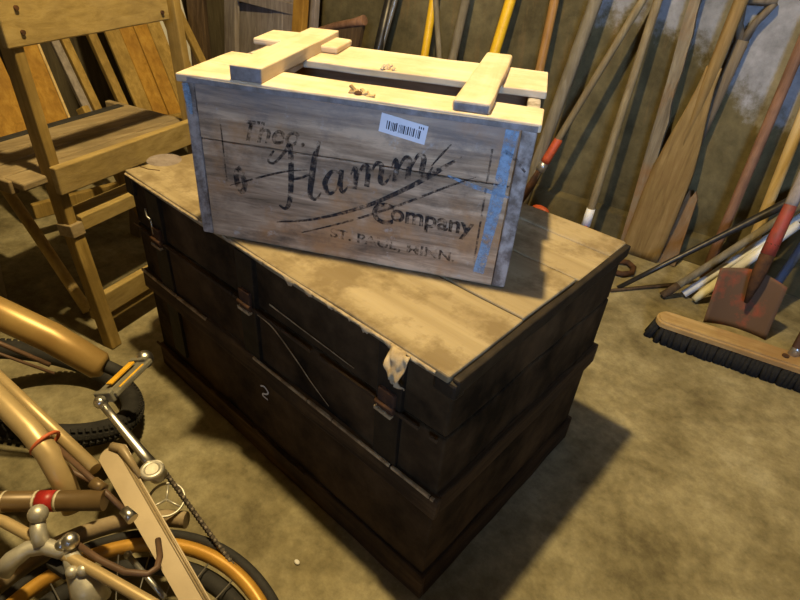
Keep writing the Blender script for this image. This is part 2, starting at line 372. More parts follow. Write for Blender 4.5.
# ------------------------------------------------------------------ the trunk
TL, TW, TH = .85, .523, .52
t = thing('steamer_trunk', 'large old dark brown wooden trunk with pale worn lid, under the wooden crate', 'trunk', (-TL / 2, TW / 2, 0))
X0, X1, Y0, Y1 = -TL, 0, 0, TW
i_ = .003
MB().box(X0 + i_, X1 - i_, Y0 + i_, Y1 - i_, .012, .40, .004, cuts=6, jit=.003).build('body', 'canvas', t, True)
lid = MB().box(X0 + .004, X1 - .004, Y0 + .004, Y1 - .004, .402, .508, .005, cuts=6, jit=.003).build('lid', 'canvas', t, True)
# planks on the lid
for ya, yb, za, zb, sd in ((-.002, .174, .504, .5195, 1), (.177, .337, .504, .5185, 2), (.340, .455, .504, .5175, 3)):
    MB().box(X0 + .003, X1 - .010 + .003 * math.sin(sd * 9), ya, yb, za, zb, .003, cuts=8, jit=.0028, seed=sd).build('lid_plank', 'trunktop', lid, True)
MB().box(X0 + .002, X1 - .004, .452, Y1 + .002, .50, .5208, .007, cuts=8, jit=.003, seed=5).build('lid_batten', 'trunktop', lid, True)
# slats round the middle and the bottom
def belt(nm, z0, z1, out):
    MB().box(X0 - out, X1 + out, -out, .006, z0, z1, .003, cuts=9, jit=.0025, seed=z0 * 9).build(nm, 'slat', t, True)
    MB().box(X0 - out, X1 + out, Y1 - .006, Y1 + out, z0, z1, .003).build(nm, 'slat', t, True)
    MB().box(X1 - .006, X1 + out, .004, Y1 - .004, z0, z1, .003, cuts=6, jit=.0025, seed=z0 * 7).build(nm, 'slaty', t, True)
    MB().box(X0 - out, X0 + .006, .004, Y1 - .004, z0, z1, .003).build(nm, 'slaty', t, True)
belt('middle_slat', .236, .283, .006)
belt('bottom_slat', .0, .068, .004)
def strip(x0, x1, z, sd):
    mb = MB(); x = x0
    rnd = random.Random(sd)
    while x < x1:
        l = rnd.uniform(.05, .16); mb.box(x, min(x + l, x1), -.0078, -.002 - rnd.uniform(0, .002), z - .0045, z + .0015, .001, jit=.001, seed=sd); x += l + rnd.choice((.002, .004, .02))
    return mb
tag(strip(-.855, -.60, .283, 1).build('worn_edge', 'worn', t, True), 'worn edge of the middle slat, pale with painted-in light')  # wear, with ambient light on the ledge put into the pale colour
tag(strip(-.44, .0, .283, 2).build('worn_edge', 'worn', t, True), 'worn edge of the middle slat, pale with painted-in light')
tag(strip(-.86, -.3, .068, 3).build('worn_edge', 'slat', t, True))
tag(strip(-.845, -.01, .402, 4).build('lid_seam', 'slat', t, True))
# ends: handle-side edge binding
MB().box(X1 - .008, X1 + .004, .001, Y1, .492, .517, .003, cuts=6, jit=.003).build('edge_binding', 'leather', t, True)
MB().box(-.034, .003, -.003, .02, .484, .511, .005, cuts=3, jit=.003).build('corner_cap', 'leather', t, True)
MB().box(X0 - .003, X0 + .03, -.003, .02, .470, .512, .005, cuts=3, jit=.003).build('corner_cap', 'leather', t, True)
# leather straps with latches
for sx, zb in ((-.745, .10), (-.445, .285), (-.105, .285)):
    mb = MB(); mb.box(sx - .024, sx + .024, -.004, .008, zb, .505, .001, cuts=5, jit=.0015, seed=sx)
    st = mb.build('strap', 'leather', t, True)
    mb = MB(); mb.box(sx - .016, sx + .016, -.010, -.002, .392, .432, .002).tube([(sx - .018, -.010, .404), (sx + .018, -.010, .404)], .0045, 8)
    mb.build('latch', 'rust', t, True)
    tag(MB().box(sx - .02, sx + .014, -.0125, -.004, .386, .393, .001, jit=.001).build('latch_tab', 'worn', t, True), 'bare bright latch tab')
mb = MB(); mb.tube([(-.775, -.006, .462), (-.765, -.010, .450), (-.752, -.010, .448)], .002, 6).tube([(-.755, -.008, .446), (-.752, -.009, .415)], .002, 6)
mb.build('latch_wire', 'steel', t, True)
# lighter vertical patches and cracks in the canvas
mb = MB(); mb.stroke([(-.43, .39), (-.38, .385), (-.32, .352), (-.28, .325), (-.235, .30)], [.004, .003, .003, .002, .001], y=-.001)
mb.stroke([(-.385, .43), (-.29, .425), (-.18, .42)], [.003, .002, .001], y=.0005)
tag(mb.build('crack', 'worn', t, True), 'pale crack in the dark canvas')
mb = MB(); mb.stroke([(-.43, .213), (-.418, .219), (-.407, .212), (-.412, .203), (-.424, .196), (-.424, .190), (-.410, .190)], [.0035] * 7, y=-.0025)
tag(mb.build('chalk_mark', 'chalk', t, True), 'small white chalk mark')
# frayed canvas along the front edge and the torn flap
def fray(x0, x1, sd, dep):
    # ragged canvas edge folded over the front of the lid
    def fn(u, v):
        x = x0 + (x1 - x0) * u; k = x * 42 + sd * 17
        d = .0035 + dep * max(0, noise.noise(V((k, sd, 0))) + .35 * noise.noise(V((k * 4.3, 2, sd)))) * math.sin(math.pi * min(1, u * 12, (1 - u) * 12) / 2)
        return (x, -.0025 - .0025 * math.sin(v * 2.2) + .001 * noise.noise(V((k * 2, v * 5, 1))), .516 - d * v), (0, -1, .2)
    return MB().sheet(fn, int((x1 - x0) * 900), 4, .0016)
tag(fray(-.50, -.03, 3, .016).build('frayed_edge', 'fray', lid, True), 'pale frayed canvas edge')
tag(fray(-.84, -.55, 5, .006).build('frayed_edge', 'fray', lid, True), 'pale frayed canvas edge')
def flap(u, v):
    wdt = .028 * (1 - .55 * v) * (1 + .15 * math.sin(v * 7)); x = -.088 + (u - .5) * 2 * wdt * .62 + .012 * v
    n = noise.noise(V((u * 4, v * 4, 2)))
    z = .516 - v * .052; y = -.006 - .020 * math.sin(v * 2.6) - n * .010
    return (x, y, z), (n * .6, -1, .3)
tag(MB().sheet(flap, 12, 14, .002).build('torn_flap', 'fray', lid, True), 'torn pale canvas flap hanging over the edge')
MB().tube([(-.842, .03, .5205), (-.82, .035, .5207), (-.80, .05, .5205)], .0010, 5).build('thread', 'rust', lid, True)
tag(MB().tube([(-.845, .085, .5170), (-.845, .085, .5205)], [.036, .035], 28).build('round_patch', 'greywood', lid, True), 'round grey patch on the lid corner')

# ------------------------------------------------------------------ the crate
CL, CD, CH = .510, .300, .258
c = thing('wooden_crate', 'weathered wooden bottle crate with faded black lettering and open slotted top, on the trunk', 'crate', (-.521, -.027, .5215), math.radians(28.78))
th = .016
# front boards (two), back boards, ends, bottom
for z0, z1, sd in ((.0, .1645, 1), (.166, CH - .012, 2)):
    MB().box(.020, CL - .021, 0, th, z0, z1, .0018, cuts=8, jit=.0012, seed=sd).build('front_board', 'crate', c)
    MB().box(.020, CL - .021, CD - th, CD, z0, z1, .0018, cuts=4).build('back_board', 'crateinside', c)
for x0, x1 in ((0, .019), (CL - .020, CL)):
    e = MB().box(x0, x1, .0004, CD - .0004, 0.0, CH - .012, .003, cuts=5, jit=.002, seed=x0).build('end_board', 'crateedge', c)
MB().box(.019, CL - .02, th, CD - th, .004, .016, .001).build('bottom_board', 'crateinside', c)
# top
MB().hexa([(-.004, -.004, CH - .012), (CL + .004, -.004, CH - .012), (CL + .004, .070, CH - .012), (-.004, .074, CH - .012),
           (-.004, -.004, CH), (CL + .004, -.004, CH), (CL + .004, .070, CH), (-.004, .074, CH)], .002, cuts=10, jit=.0022, seed=4).build('top_front_board', 'cratepale', c)
MB().hexa([(.03, .162, CH - .012), (CL + .006, .166, CH - .012), (CL + .006, CD + .002, CH - .012), (.03, CD + .002, CH - .012),
           (.03, .162, CH), (CL + .006, .166, CH), (CL + .006, CD + .002, CH), (.03, CD + .002, CH)], .002, cuts=10, jit=.0022, seed=6).build('top_back_board', 'cratepale', c)
MB().hexa([(-.004, .076, CH - .012), (.125, .076, CH - .012), (.125, .160, CH - .012), (.0, .158, CH - .012),
           (-.004, .076, CH - .001), (.125, .076, CH - .001), (.125, .160, CH - .001), (.0, .158, CH - .001)], .002, cuts=5, jit=.002, seed=7).build('top_end_board', 'cratepale', c)
tag(MB().box(.006, .16, .225, CD + .01, CH, CH + .011, .003, cuts=4, jit=.0025, seed=8).build('top_short_board', 'cratepale', c), 'short board with a broken end')
MB().hexa([(.080, -.003, CH), (.127, -.003, CH), (.132, CD + .02, CH), (.076, CD + .02, CH), (.080, -.003, CH + .021), (.127, -.003, CH + .021), (.132, CD + .02, CH + .021), (.076, CD + .02, CH + .021)], .002, cuts=6, jit=.0014, seed=9).build('cleat', 'cratepaley', c)
tag(MB().box(.0805, .1265, -.0045, -.002, CH + .001, CH + .020, .0006).build('cleat_end', 'crategrain', c), 'grey weathered end grain')
MB().hexa([(.394, .002, CH), (.445, .002, CH), (.450, CD + .03, CH), (.404, CD + .03, CH), (.394, .002, CH + .015), (.445, .002, CH + .015), (.450, CD + .03, CH + .015), (.404, CD + .03, CH + .015)], .004, cuts=6, jit=.0018, seed=11).build('cleat', 'cratepaley', c)
tag(MB().box(.3965, .4425, -.0005, .003, CH + .001, CH + .013, .002).build('cleat_end', 'crategrain', c), 'grey weathered end grain')
# grey weathered front edge of the top board
MB().box(.0, CL, -.0055, -.003, CH - .012, CH - .0035, .0008, cuts=10, jit=.0012, seed=3).build('top_edge', 'crategrain', c)
# splinter on the front top board, rag of splinter on the back board
def splint(x, y, s_, n, sd):
    mb = MB(); rnd = random.Random(sd)
    for k in range(n):
        a = rnd.uniform(0, 6.28); p = V((x + rnd.uniform(-1, 1) * s_, y + rnd.uniform(-.5, .5) * s_, CH)); d = V((math.cos(a), math.sin(a) * .5, rnd.uniform(.2, .7))) * s_ * .9
        mb.bar(p, p + d, .006, .003, (0, 1, .2), .0005)
    return mb
tag(splint(.262, .015, .014, 9, 2).build('splinter', 'worn', c), 'raised brown splinters round a nail hole')
splint(.262, .170, .012, 7, 4).build('splinter', 'cratepaley', c)
MB().ball((.262, .012, CH + .002), .006, (1, 1, .5)).build('nail', 'rust', c)
# paper price label with bars
A, B_, D_ = V((.300, .2425)), V((.366, .2325)), V((.2965, .2165))
ux = (B_ - A); uz = (D_ - A)
def onlab(a, b): p = A + ux * a + uz * b; return (p.x, p.y)
lab = MB().hexa([(onlab(a, b)[0], y, onlab(a, b)[1]) for y in (-.0003, -.0012) for a, b in ((0, 0), (1, 0), (1, 1), (0, 1))], 0).build('paper_label', 'paper', c)
tag(lab, 'white paper sticker with a row of black print')
mb = MB(); rnd = random.Random(12); a = .15
while a < .88:
    wd = rnd.choice((.012, .018, .028)); h0 = .36 + rnd.uniform(-.02, .03)
    mb.stroke([onlab(a, h0 - .04), onlab(a + .004, h0 + .40)], wd * ux.length, y=-.0016, smooth=False); a += wd + rnd.choice((.012, .02, .028))
for k in range(3): mb.stroke([onlab(.82 + k * .045, .12), onlab(.825 + k * .045, .25)], .0014, y=-.0016, smooth=False)
mb.build('printed_bars', 'print', lab)
# faded lettering. rising script line, then two straight lines below it
Y_ = -.0016
def rise(x, z, x0=.150, z0=.083, sl=.36): return (x0 + x, z0 + x * sl + z)
sc = MB()
def ss(pts, wid): sc.stroke([rise(*p) for p in pts], wid, y=Y_)
ss([(-.012, .085), (-.022, .072), (-.012, .066), (.006, .080), (.014, .086), (.014, .040), (.010, .0), (.002, -.012), (-.008, -.004)], [.003, .004, .004, .005, .008, .009, .008, .005, .003])
ss([(.014, .034), (.030, .034), (.048, .038)], [.003, .004, .003])
ss([(.060, .084), (.052, .060), (.047, .030), (.044, .004), (.052, -.006), (.062, .004)], [.004, .009, .010, .008, .004, .002])
ss([(.090, .030), (.078, .034), (.068, .018), (.074, .0), (.086, .006), (.093, .030)], [.004, .006, .009, .006, .003, .004])
ss([(.094, .034), (.092, .010), (.096, -.002), (.104, .006)], [.007, .008, .005, .002])
for bx in (.108, .168):
    ss([(bx, .024), (bx + .006, .034), (bx + .008, .020), (bx + .006, .0)], [.002, .005, .008, .007])
    ss([(bx + .008, .012), (bx + .018, .033), (bx + .026, .028), (bx + .025, .0)], [.002, .005, .008, .008])
    ss([(bx + .027, .012), (bx + .037, .033), (bx + .046, .028), (bx + .045, .006), (bx + .052, .0), (bx + .060, .012)], [.002, .005, .008, .008, .005, .002])
ss([(.226, .014), (.240, .030), (.250, .040)], [.002, .003, .0015])
tag(sc.build('script_lettering', 'ink', c), 'worn black script word rising to the right')
sw = MB()
sw.stroke([(.135, .045), (.20, .062), (.28, .098), (.345, .140), (.385, .172), (.416, .198)], [.002, .004, .006, .007, .008, .002], y=Y_)
sw.stroke([(.178, .034), (.25, .066), (.33, .108), (.40, .150), (.44, .172)], [.0015, .003, .004, .003, .001], y=Y_)
sw.stroke([(.06, .095), (.10, .112), (.15, .132), (.19, .142)], [.001, .003, .003, .001], y=Y_)
tag(sw.build('swoosh_lines', 'ink', c), 'black underlining flourishes')
tx = MB()
tx.text('Theo.', .044, lambda x, z: (.084 + x * 1.0, .172 + z + x * .05), y=Y_, bold=.0008, shear=.3)
tag(tx.build('upper_lettering', 'inkfaint', c), 'rubbed-off black word above the script')
tx = MB()
tx.text('C', .050, lambda x, z: (.292 + x, .076 + z * .95), y=Y_, bold=.0012)
tx.text('ompany', .038, lambda x, z: (.322 + x * 1.03, .084 + z * 1.0 - x * .02), y=Y_, bold=.0010)
tag(tx.build('company_lettering', 'ink', c), 'worn black word below the script')
tx = MB()
tx.text('ST. PAUL, MINN.', .0225, lambda x, z: (.226 + x * 1.24, .036 + z * 1.0 - x * .03), y=Y_, bold=.0004)
tag(tx.build('place_lettering', 'inkfaint', c), 'small faded black line of lettering')
def ink(pts, w_, m_='inkfaint'): MB().stroke(pts, w_, y=Y_).build('ink_mark', m_, c)
ink([(.0555, .20), (.056, .096)], .0022); ink([(.456, .215), (.4565, .15)], .0028); ink([(.4565, .145), (.457, .03)], .003)
ink([(.076, .128), (.083, .118), (.086, .10), (.080, .088), (.074, .098), (.073, .115), (.078, .126)], .009)
ink([(.472, .215), (.486, .208), (.505, .190)], [.006, .005, .003])
bl = MB(); b2 = MB(); b3 = MB()
bl.stroke([(.478, .244), (.476, .20), (.474, .14), (.470, .07), (.466, .02)], [.018, .016, .019, .015, .017], y=Y_)
b2.stroke([(.006, .244), (.008, .225), (.010, .20)], [.010, .012, .004], y=Y_)
b3.stroke([(.40, .168), (.44, .158), (.49, .150)], [.002, .007, .003], y=Y_)
tag(bl.build('blue_paint_stripe', 'blue', c), 'worn light blue paint stripe')
b2.build('blue_paint_mark', 'blue', c); b3.build('blue_paint_mark', 'blue', c)

# ------------------------------------------------------------------ open folding chair beside the trunk
F = V((-1.0, -.06, 0)); wv = V((-.28, .96, 0)).normalized(); pv = V((-wv.y, wv.x, 0))
rz = math.atan2(wv.y, wv.x) - math.pi / 2
def cs(s_, w_, z): return F + pv * s_ + wv * w_ + V((0, 0, z))
ch = thing('folding_chair', 'open wooden folding chair with slatted seat, left of the trunk', 'chair', F + wv * .21 + pv * .1)
CWd = .425
for k, w_ in enumerate((.0, CWd)):
    MB().bar(cs(.005, w_, 0), cs(.035, w_, .335), .034, .030, pv, .003).build('leg', 'oak', ch, True)
    MB().bar(cs(.045, w_, .34), cs(.062, w_, .82), .042, .022, pv, .003).build('back_post', 'oak', ch, True)
    MB().bar(cs(.036, w_, .318), cs(.040, w_, .348), .050, .032, pv, .002).build('hinge_bracket', 'oakdull', ch, True)
    if k: MB().bar(cs(.20, w_ + (.03 if k == 0 else -.03), 0), cs(.44, w_ + (.03 if k == 0 else -.03), .44), .036, .022, pv, .003).build('leg', 'oakdull' if k == 0 else 'oak', ch, True)
    MB().bar(cs(.40, w_ + (-.03 if k == 0 else .03), 0), cs(.30, w_ + (-.03 if k == 0 else .03), .44), .045, .02, pv, .003).build('leg', 'greywood', ch, True)
MB().bar(cs(.040, -.024, .768), cs(.040, CWd - .040, .775), .092, .018, (0, 0, 1), .003, cuts=5, jit=.001).build('top_rail', 'oakx', ch, True)
MB().bar(cs(.020, -.016, .458), cs(.020, CWd + .01, .458), .062, .020, (0, 0, 1), .003).build('seat_rail', 'oakx', ch, True)
MB().bar(cs(.058, .02, .352), cs(.058, CWd - .02, .352), .055, .014, pv, .003).build('stretcher', 'oakx', ch, True)
MB().bar(cs(.028, .02, .340), cs(.028, CWd - .02, .340), .034, .012, (0, 0, 1), .002).build('stretcher', 'oakx', ch, True)
MB().bar(cs(.018, .0, .12), cs(.018, CWd, .12), .060, .020, (0, 0, 1), .003).build('stretcher', 'oakx', ch, True)
MB().bar(cs(.04, .0, .078), cs(.04, CWd, .078), .030, .05, (0, 0, 1), .003).build('stretcher', 'oakx', ch, True)
for w_ in (.012, CWd - .012):
    for z in (.79, .748): MB().tube([cs(.027, w_ - (.05 if w_ > .2 else 0), z), cs(.033, w_ - (.05 if w_ > .2 else 0), z)], .0045, 10).build('bolt', 'rust', ch, True)
seat = MB()
for k in range(4): seat.bar(cs(.085 + k * .064, -.065, .452), cs(.085 + k * .064, CWd + .02, .452), .0615, .018, pv, .004)
seat.build('seat', 'oakdull', ch, True)
tag(MB().bar(cs(.328, -.07, .447), cs(.328, CWd + .03, .447), .030, .024, pv, .003).build('seat_gap_shade', 'tyre', ch, True), 'dark strip standing for the shaded gap beyond the seat')  # black strip added as the shade in the gap past the slats
mb = MB().bar(cs(.24, -.072, .444), cs(.24, -.054, .444), .30, .03, pv, .003); mb.build('seat_side_rail', 'oakdull', ch, True)
MB().bar(cs(.24, CWd + .012, .444), cs(.24, CWd + .03, .444), .30, .03, pv, .003).build('seat_side_rail', 'oakdull', ch, True)

# round pole in front of the chair
tag(MB().tube([(-1.172, -.048, .012), (-1.30, -.066, .16), (-1.50, -.094, .38)], .0145, 12).build('wooden_pole', 'handle_light'),
    'round bare wooden pole leaning at the left of the open folding chair', 'pole')

# ------------------------------------------------------------------ folded chairs and boards behind the open chair
def pl(y, z, off=0): # a leaning plane: bottom near x=-1.56, top toward the left wall
    return V((-1.75 - (z - .28) * .667 - off * .83, y, z + off * -.55))
f1 = thing('folded_chair', 'folded orange wooden chair of wide boards, behind the open folding chair and beside the crate', 'chair', pl(.57, 0))
ys = [.478, .530, .583, .640, .690]
for k in range(4): MB().bar(pl((ys[k] + ys[k + 1]) / 2 - .012, .26), pl((ys[k] + ys[k + 1]) / 2 + .008, .86), .0515, .016, (0, 1, 0), .003, w2=.054).build('seat_board', 'orange' if k in (1, 2) else 'oak', f1, True)
MB().bar(pl(.46, .272, -.02), pl(.70, .272, -.02), .035, .022, (0, 0, 1), .003).build('rail', 'oak', f1, True)
MB().bar(pl(.46, .80, .02), pl(.74, .80, .02), .05, .02, (0, 0, 1), .003).build('rail', 'oak', f1, True)
for ya, yb in ((.430, .428), (.715, .735)): MB().bar(pl(ya, 0), pl(yb, .95), .03, .026, (0, 1, 0), .003).build('leg', 'oak', f1, True)
f2 = thing('folded_chair', 'folded wooden chair standing behind the left part of the open chair seat', 'chair', pl(.20, 0))
MB().bar(pl(.19, .20), pl(.225, .86), .075, .016, (0, 1, 0), .003).build('seat_board', 'orange', f2, True)
tag(MB().bar(pl(.232, .20), pl(.267, .86), .008, .018, (0, 1, 0), .002).build('board_edge', 'handle_light', f2, True), 'pale bare board edge')
MB().bar(pl(.07, .20), pl(.085, .86), .10, .016, (0, 1, 0), .003).build('seat_board', 'orange', f2, True)
for ya, yb in ((.318, .305), (.345, .330)): MB().bar(pl(ya, 0, .02 if ya < .33 else 0), pl(yb, .95, .02 if ya < .33 else 0), .026, .024, (0, 1, 0), .003).build('leg', 'oak' if ya > .33 else 'greywood', f2, True)
MB().bar(pl(.02, .78, .02), pl(.36, .78, .02), .05, .02, (0, 0, 1), .003).build('rail', 'oak', f2, True)
MB().bar(pl(.02, .12, .02), pl(.36, .12, .02), .05, .02, (0, 0, 1), .003).build('rail', 'oak', f2, True)
tag(MB().bar(pl(.845, 0, .02), pl(.76, .98, .02), .030, .022, (0, 1, 0), .003).build('wooden_strip', 'oak'), 'narrow orange-brown wooden strip leaning right of the folded orange chair', 'strip')
tag(MB().hexa([(-2.02, .80, 0), (-1.99, .93, 0), (-2.01, .93, 0), (-2.04, .80, 0), (-2.30, .80, .85), (-2.27, .93, .85), (-2.29, .93, .85), (-2.32, .80, .85)], .003).build('white_board', 'white'),
    'white painted board leaning behind the narrow orange-brown strip', 'board')
# grey panelled door leaning against the back wall
dn = thing('panel_door', 'weathered grey panelled door leaning on the wall behind the crate', 'door', (-1.95, 1.1, 0))
def dp(x, z, o=0): # leaning plane of the door
    return V((x, 1.155 + (x + 1.95) * .12 - o * .97 + (z - .0) * .11, z + o * .1))
def dbar(x0, z0, x1, z1, w_, o, t_, sd=(1, 0, 0)): return MB().bar(dp(x0, z0, o), dp(x1, z1, o), w_, t_, sd, .003)
dbar(-1.965, .02, -1.965, .98, .50, 0, .014).build('panel', 'greywood', dn, True)
dbar(-2.20, 0, -2.20, 1.0, .085, .006, .026).build('stile', 'greywood', dn, True)
dbar(-1.725, 0, -1.725, 1.0, .075, .006, .026).build('stile', 'greywood', dn, True)
dbar(-1.905, .02, -1.905, .98, .07, .006, .022).build('stile', 'greywood', dn, True)
MB().bar(dp(-2.14, .612, .02), dp(-1.72, .600, .02), .045, .02, (0, 0, 1), .003).build('batten', 'greywood', dn, True)
MB().bar(dp(-2.14, .05, .006), dp(-1.76, .05, .006), .09, .022, (0, 0, 1), .003).build('rail', 'greywood', dn, True)
tag(MB().bar((-1.665, 1.06, 0), (-1.685, 1.22, 1.15), .062, .03, (1, 0, 0), .003, cuts=4, jit=.001).build('wooden_post', 'orange'),
    'golden brown square post leaning at the right edge of the grey door', 'post')
tag(MB().bar((-2.03, .88, 0), (-2.13, .98, .95), .075, .035, (.8, .5, 0), .004).build('dark_plank', 'darkwood'),
    'dark brown plank leaning between the white board and the grey door', 'plank')
# dark curved board with a rounded brown rim, behind the crate
cb = thing('curved_board', 'dark board with a curved brown rim standing behind the crate near the grey door', 'board', (-1.56, 1.15, 0))
pts = [(-.22, .0), (.12, .0), (.135, .50), (.150, .615), (.10, .605), (.02, .585), (-.06, .555), (-.14, .515), (-.22, .46)]
MB().outline(pts, .02, (-1.56, 1.15, 0), (1, .1, 0), (0, .12, 1)).build('board_panel', 'darkwood', cb, True)
MB().tube([V((-1.56, 1.143, 0)) + V((1, .1, 0)) * x + V((0, .12, 1)) * z for x, z in ((-.22, .46), (-.14, .515), (-.06, .555), (.02, .585), (.10, .607), (.155, .625))], [.012, .013, .014, .014, .015, .019], 10).build('rim', 'handle_red', cb, True)

# ------------------------------------------------------------------ long tools against the back wall
def pole(name, foot, top, r, m, label, cat, extra=1.0, r2=None):
    foot, top = V(foot), V(top); top.y -= .012; tp = top
    root = thing(name, label, cat, foot)
    n = 9; P = [lerp(foot + V((0, 0, r * .6)), tp, i / n) for i in range(n + 1)]
    MB().tube(P, [r + (r2 - r if r2 else 0) * i / n for i in range(n + 1)], 14).build('handle', m, root, True)
    return root, foot, top, tp
def head(root, foot, top, kind):
    d = (V(top) - V(foot)).normalized(); F0 = V(foot)
    if kind == 'ferrule': MB().tube([F0 + d * .05, F0 + d * .16], [.019, .017], 12).build('ferrule', 'steel', root, True)
p = pole('steel_rod', (-1.501, 1.255, 0), (-1.345, 1.464, 1.002), .0095, 'steel', 'thin silver metal rod leaning on the wall behind the crate, leftmost of the long shafts', 'rod')
tag(MB().tube([(-1.47, 1.245, .01), (-1.405, 1.432, .90)], .021, 12).build('dark_bar', 'pipe'), 'dark iron bar leaning just left of the thin silver rod', 'bar')
p = pole('broom', (-1.198, 1.298, 0), (-1.235, 1.479, 1.043), .0155, 'yellow', 'tool with a yellow painted shaft left of the grey sticks behind the crate', 'tool'); head(*p[:3], 'ferrule')
p = pole('wooden_stick', (-.942, 1.283, 0), (-1.325, 1.467, 1.044), .0105, 'handle_grey', 'thin pale grey stick close beside the left yellow shaft, tilted the other way', 'stick')
p = pole('garden_hoe', (-1.089, 1.293, 0), (-1.084, 1.501, 1.067), .0165, 'handle_grey', 'grey-brown wooden tool shaft between the two yellow ones', 'tool'); head(*p[:3], 'ferrule')
p = pole('rake', (-.972, 1.329, 0), (-.895, 1.527, 1.066), .019, 'yellow', 'tool with a thicker yellow shaft right of the grey sticks, above the crate\'s right cleat', 'tool'); head(*p[:3], 'ferrule')
p = pole('garden_fork', (-.722, 1.385, 0), (-.782, 1.543, 1.137), .0155, 'handle_brown', 'orange-brown varnished tool shaft right of the thicker yellow one', 'tool'); head(*p[:3], 'ferrule')
p = pole('wooden_pole', (-.677, 1.371, 0), (-.568, 1.573, 1.4), .0215, 'handle_grey', 'thick grey-brown wooden pole leaning just right of the crate', 'pole', 1.0)
# red-collared tool
r_, f_, tp_, _ = pole('weeding_tool', (-.699, 1.348, 0), (-.339, 1.605, 1.3), .012, 'handle', 'slim shaft with an orange-red collar leaning right of the crate', 'tool', 1.0)
L_ = lambda t_: lerp(f_, tp_, t_)
tag(MB().tube([L_(.205), L_(.22), L_(.27), L_(.275)], [.0165, .0165, .0155, .012], 12).build('collar', 'redbright', r_, True), 'orange-red painted collar')
tag(MB().tube([L_(.18), L_(.205)], [.018, .0155], 12).build('ferrule', 'steel', r_, True))
MB().tube([L_(.18), L_(.13), L_(.04)], [.022, .030, .028], 10, flat=.4).build('blade', 'rust', r_, True)
tag(MB().tube([L_(.15) + V((-.030, -.005, 0)), L_(.05) + V((-.033, -.005, 0))], .006, 8).build('blade_edge', 'redbright', r_, True), 'orange-red painted edge')
# fork with red head, its white ferrule
r_, f_, tp_, _ = pole('garden_hoe', (-.42, 1.407, 0), (-.444, 1.591, 1.3), .0135, 'handle', 'slim tan tool shaft with a white ferrule and red head, behind the trunk\'s far corner', 'tool', 1.0)
L2 = lambda t_: lerp(f_, tp_, t_)
tag(MB().tube([L2(.065), L2(.115)], [.017, .015], 12).build('ferrule', 'pvc', r_, True), 'white ferrule')
hd = MB().box(-.41, -.33, 1.36, 1.385, .055, .10, .006); hd.tube([L2(.065), (-.40, 1.375, .08)], .008, 8)
tag(hd.build('tool_head', 'redbright', r_, True), 'red painted head')
tag(MB().box(-.60, -.52, 1.30, 1.33, .0, .125, .010).ball((-.56, 1.315, .125), .03, (1.2, .5, .6)).build('iron_wedge', 'redbright'),
    'bright red iron tool head on the floor behind the trunk, left of the white ferrule', 'tool head')
# bark-edged slab
sl = MB(); pts = []
f_, tp_ = V((-.285, 1.520, 0)), V((-.365, 1.597, 1.15))
N = 22
for i in range(N + 1):
    k = i / N; pts.append((.022 * (1 - .5 * k) + .010 * noise.noise(V((k * 9, 3, 1))) + .006 * noise.noise(V((k * 30, 1, 5))), k))
for i in range(N, -1, -1):
    k = i / N; pts.append((-.026 * (1 - .45 * k) + .004 * noise.noise(V((k * 7, 8, 1))), k))
ax = V((1, .12, 0)).normalized(); up_ = (tp_ - f_)
b_ = [(x, z * up_.length) for x, z in pts]
tag(sl.outline(b_, .022, f_, ax, up_.normalized()).build('wood_slab', 'bark'), 'weathered bark-edged wood slab leaning left of the wooden oar', 'wood slab')
# wooden oar, blade on the floor
oar = thing('oar', 'long wooden oar with a flat square blade, blade down against the wall', 'oar', (-.231, 1.514, 0))
f_, tp_ = V((-.231, 1.514, 0)), V((-.213, 1.610, 1.45)); up_ = (tp_ - f_).normalized()
prof = [(0, .064), (.02, .066), (.18, .067), (.33, .063), (.43, .050), (.52, .034), (.60, .024), (.68, .020)]
pts = [(w_, z) for z, w_ in prof] + [(-w_, z) for z, w_ in prof[::-1]]
def blade(u, v):
    i = min(int(v * 7.999), 6); zz = v * .66
    for a, b in zip(prof, prof[1:]):
        if a[0] <= zz <= b[0] + 1e-6: hw = a[1] + (b[1] - a[1]) * (zz - a[0]) / (b[0] - a[0]); break
    ax = V((1, .14, 0)).normalized(); x = (u - .5) * 2 * hw
    nn = up_.cross(ax) * -1
    return f_ + ax * x + up_ * zz, V((0, -1, .08))
MB().sheet(blade, 8, 22, .014).build('blade', 'oar', oar, True)
P = [f_ + up_ * z for z in (.38, .48, .58, .68, .9, 1.2, 1.45)]
MB().tube(P, [.006, .009, .016, .0195, .0195, .019, .018], 14).build('shaft', 'oar', oar, True)
# D-handled spade behind the oar
sp = thing('spade', 'D-handled spade with a dark shaft standing behind the oar', 'spade', (-.215, 1.560, 0))
q0, q1 = V((-.215, 1.562, .0)), V((-.188, 1.618, .735))
MB().tube([lerp(q0, q1, .3), lerp(q0, q1, .6), q1], [.016, .016, .019], 12).build('shaft', 'handle_dark', sp, True)
MB().tube([q1 - V((0, 0, .01)), V((-.172, 1.618, .785)), V((-.142, 1.621, .842))], [.015, .011, .010], 10).build('grip_arm', 'handle_dark', sp, True)
MB().tube([q1 - V((0, 0, .01)), V((-.212, 1.612, .775)), V((-.222, 1.610, .838))], [.015, .011, .010], 10).build('grip_arm', 'handle_dark', sp, True)
MB().tube([V((-.228, 1.610, .838)), V((-.138, 1.621, .845))], .011, 10).build('grip', 'handle_dark', sp, True)
MB().box(-.285, -.185, 1.557, 1.566, .002, .25, .003).build('blade', 'rust', sp, True)
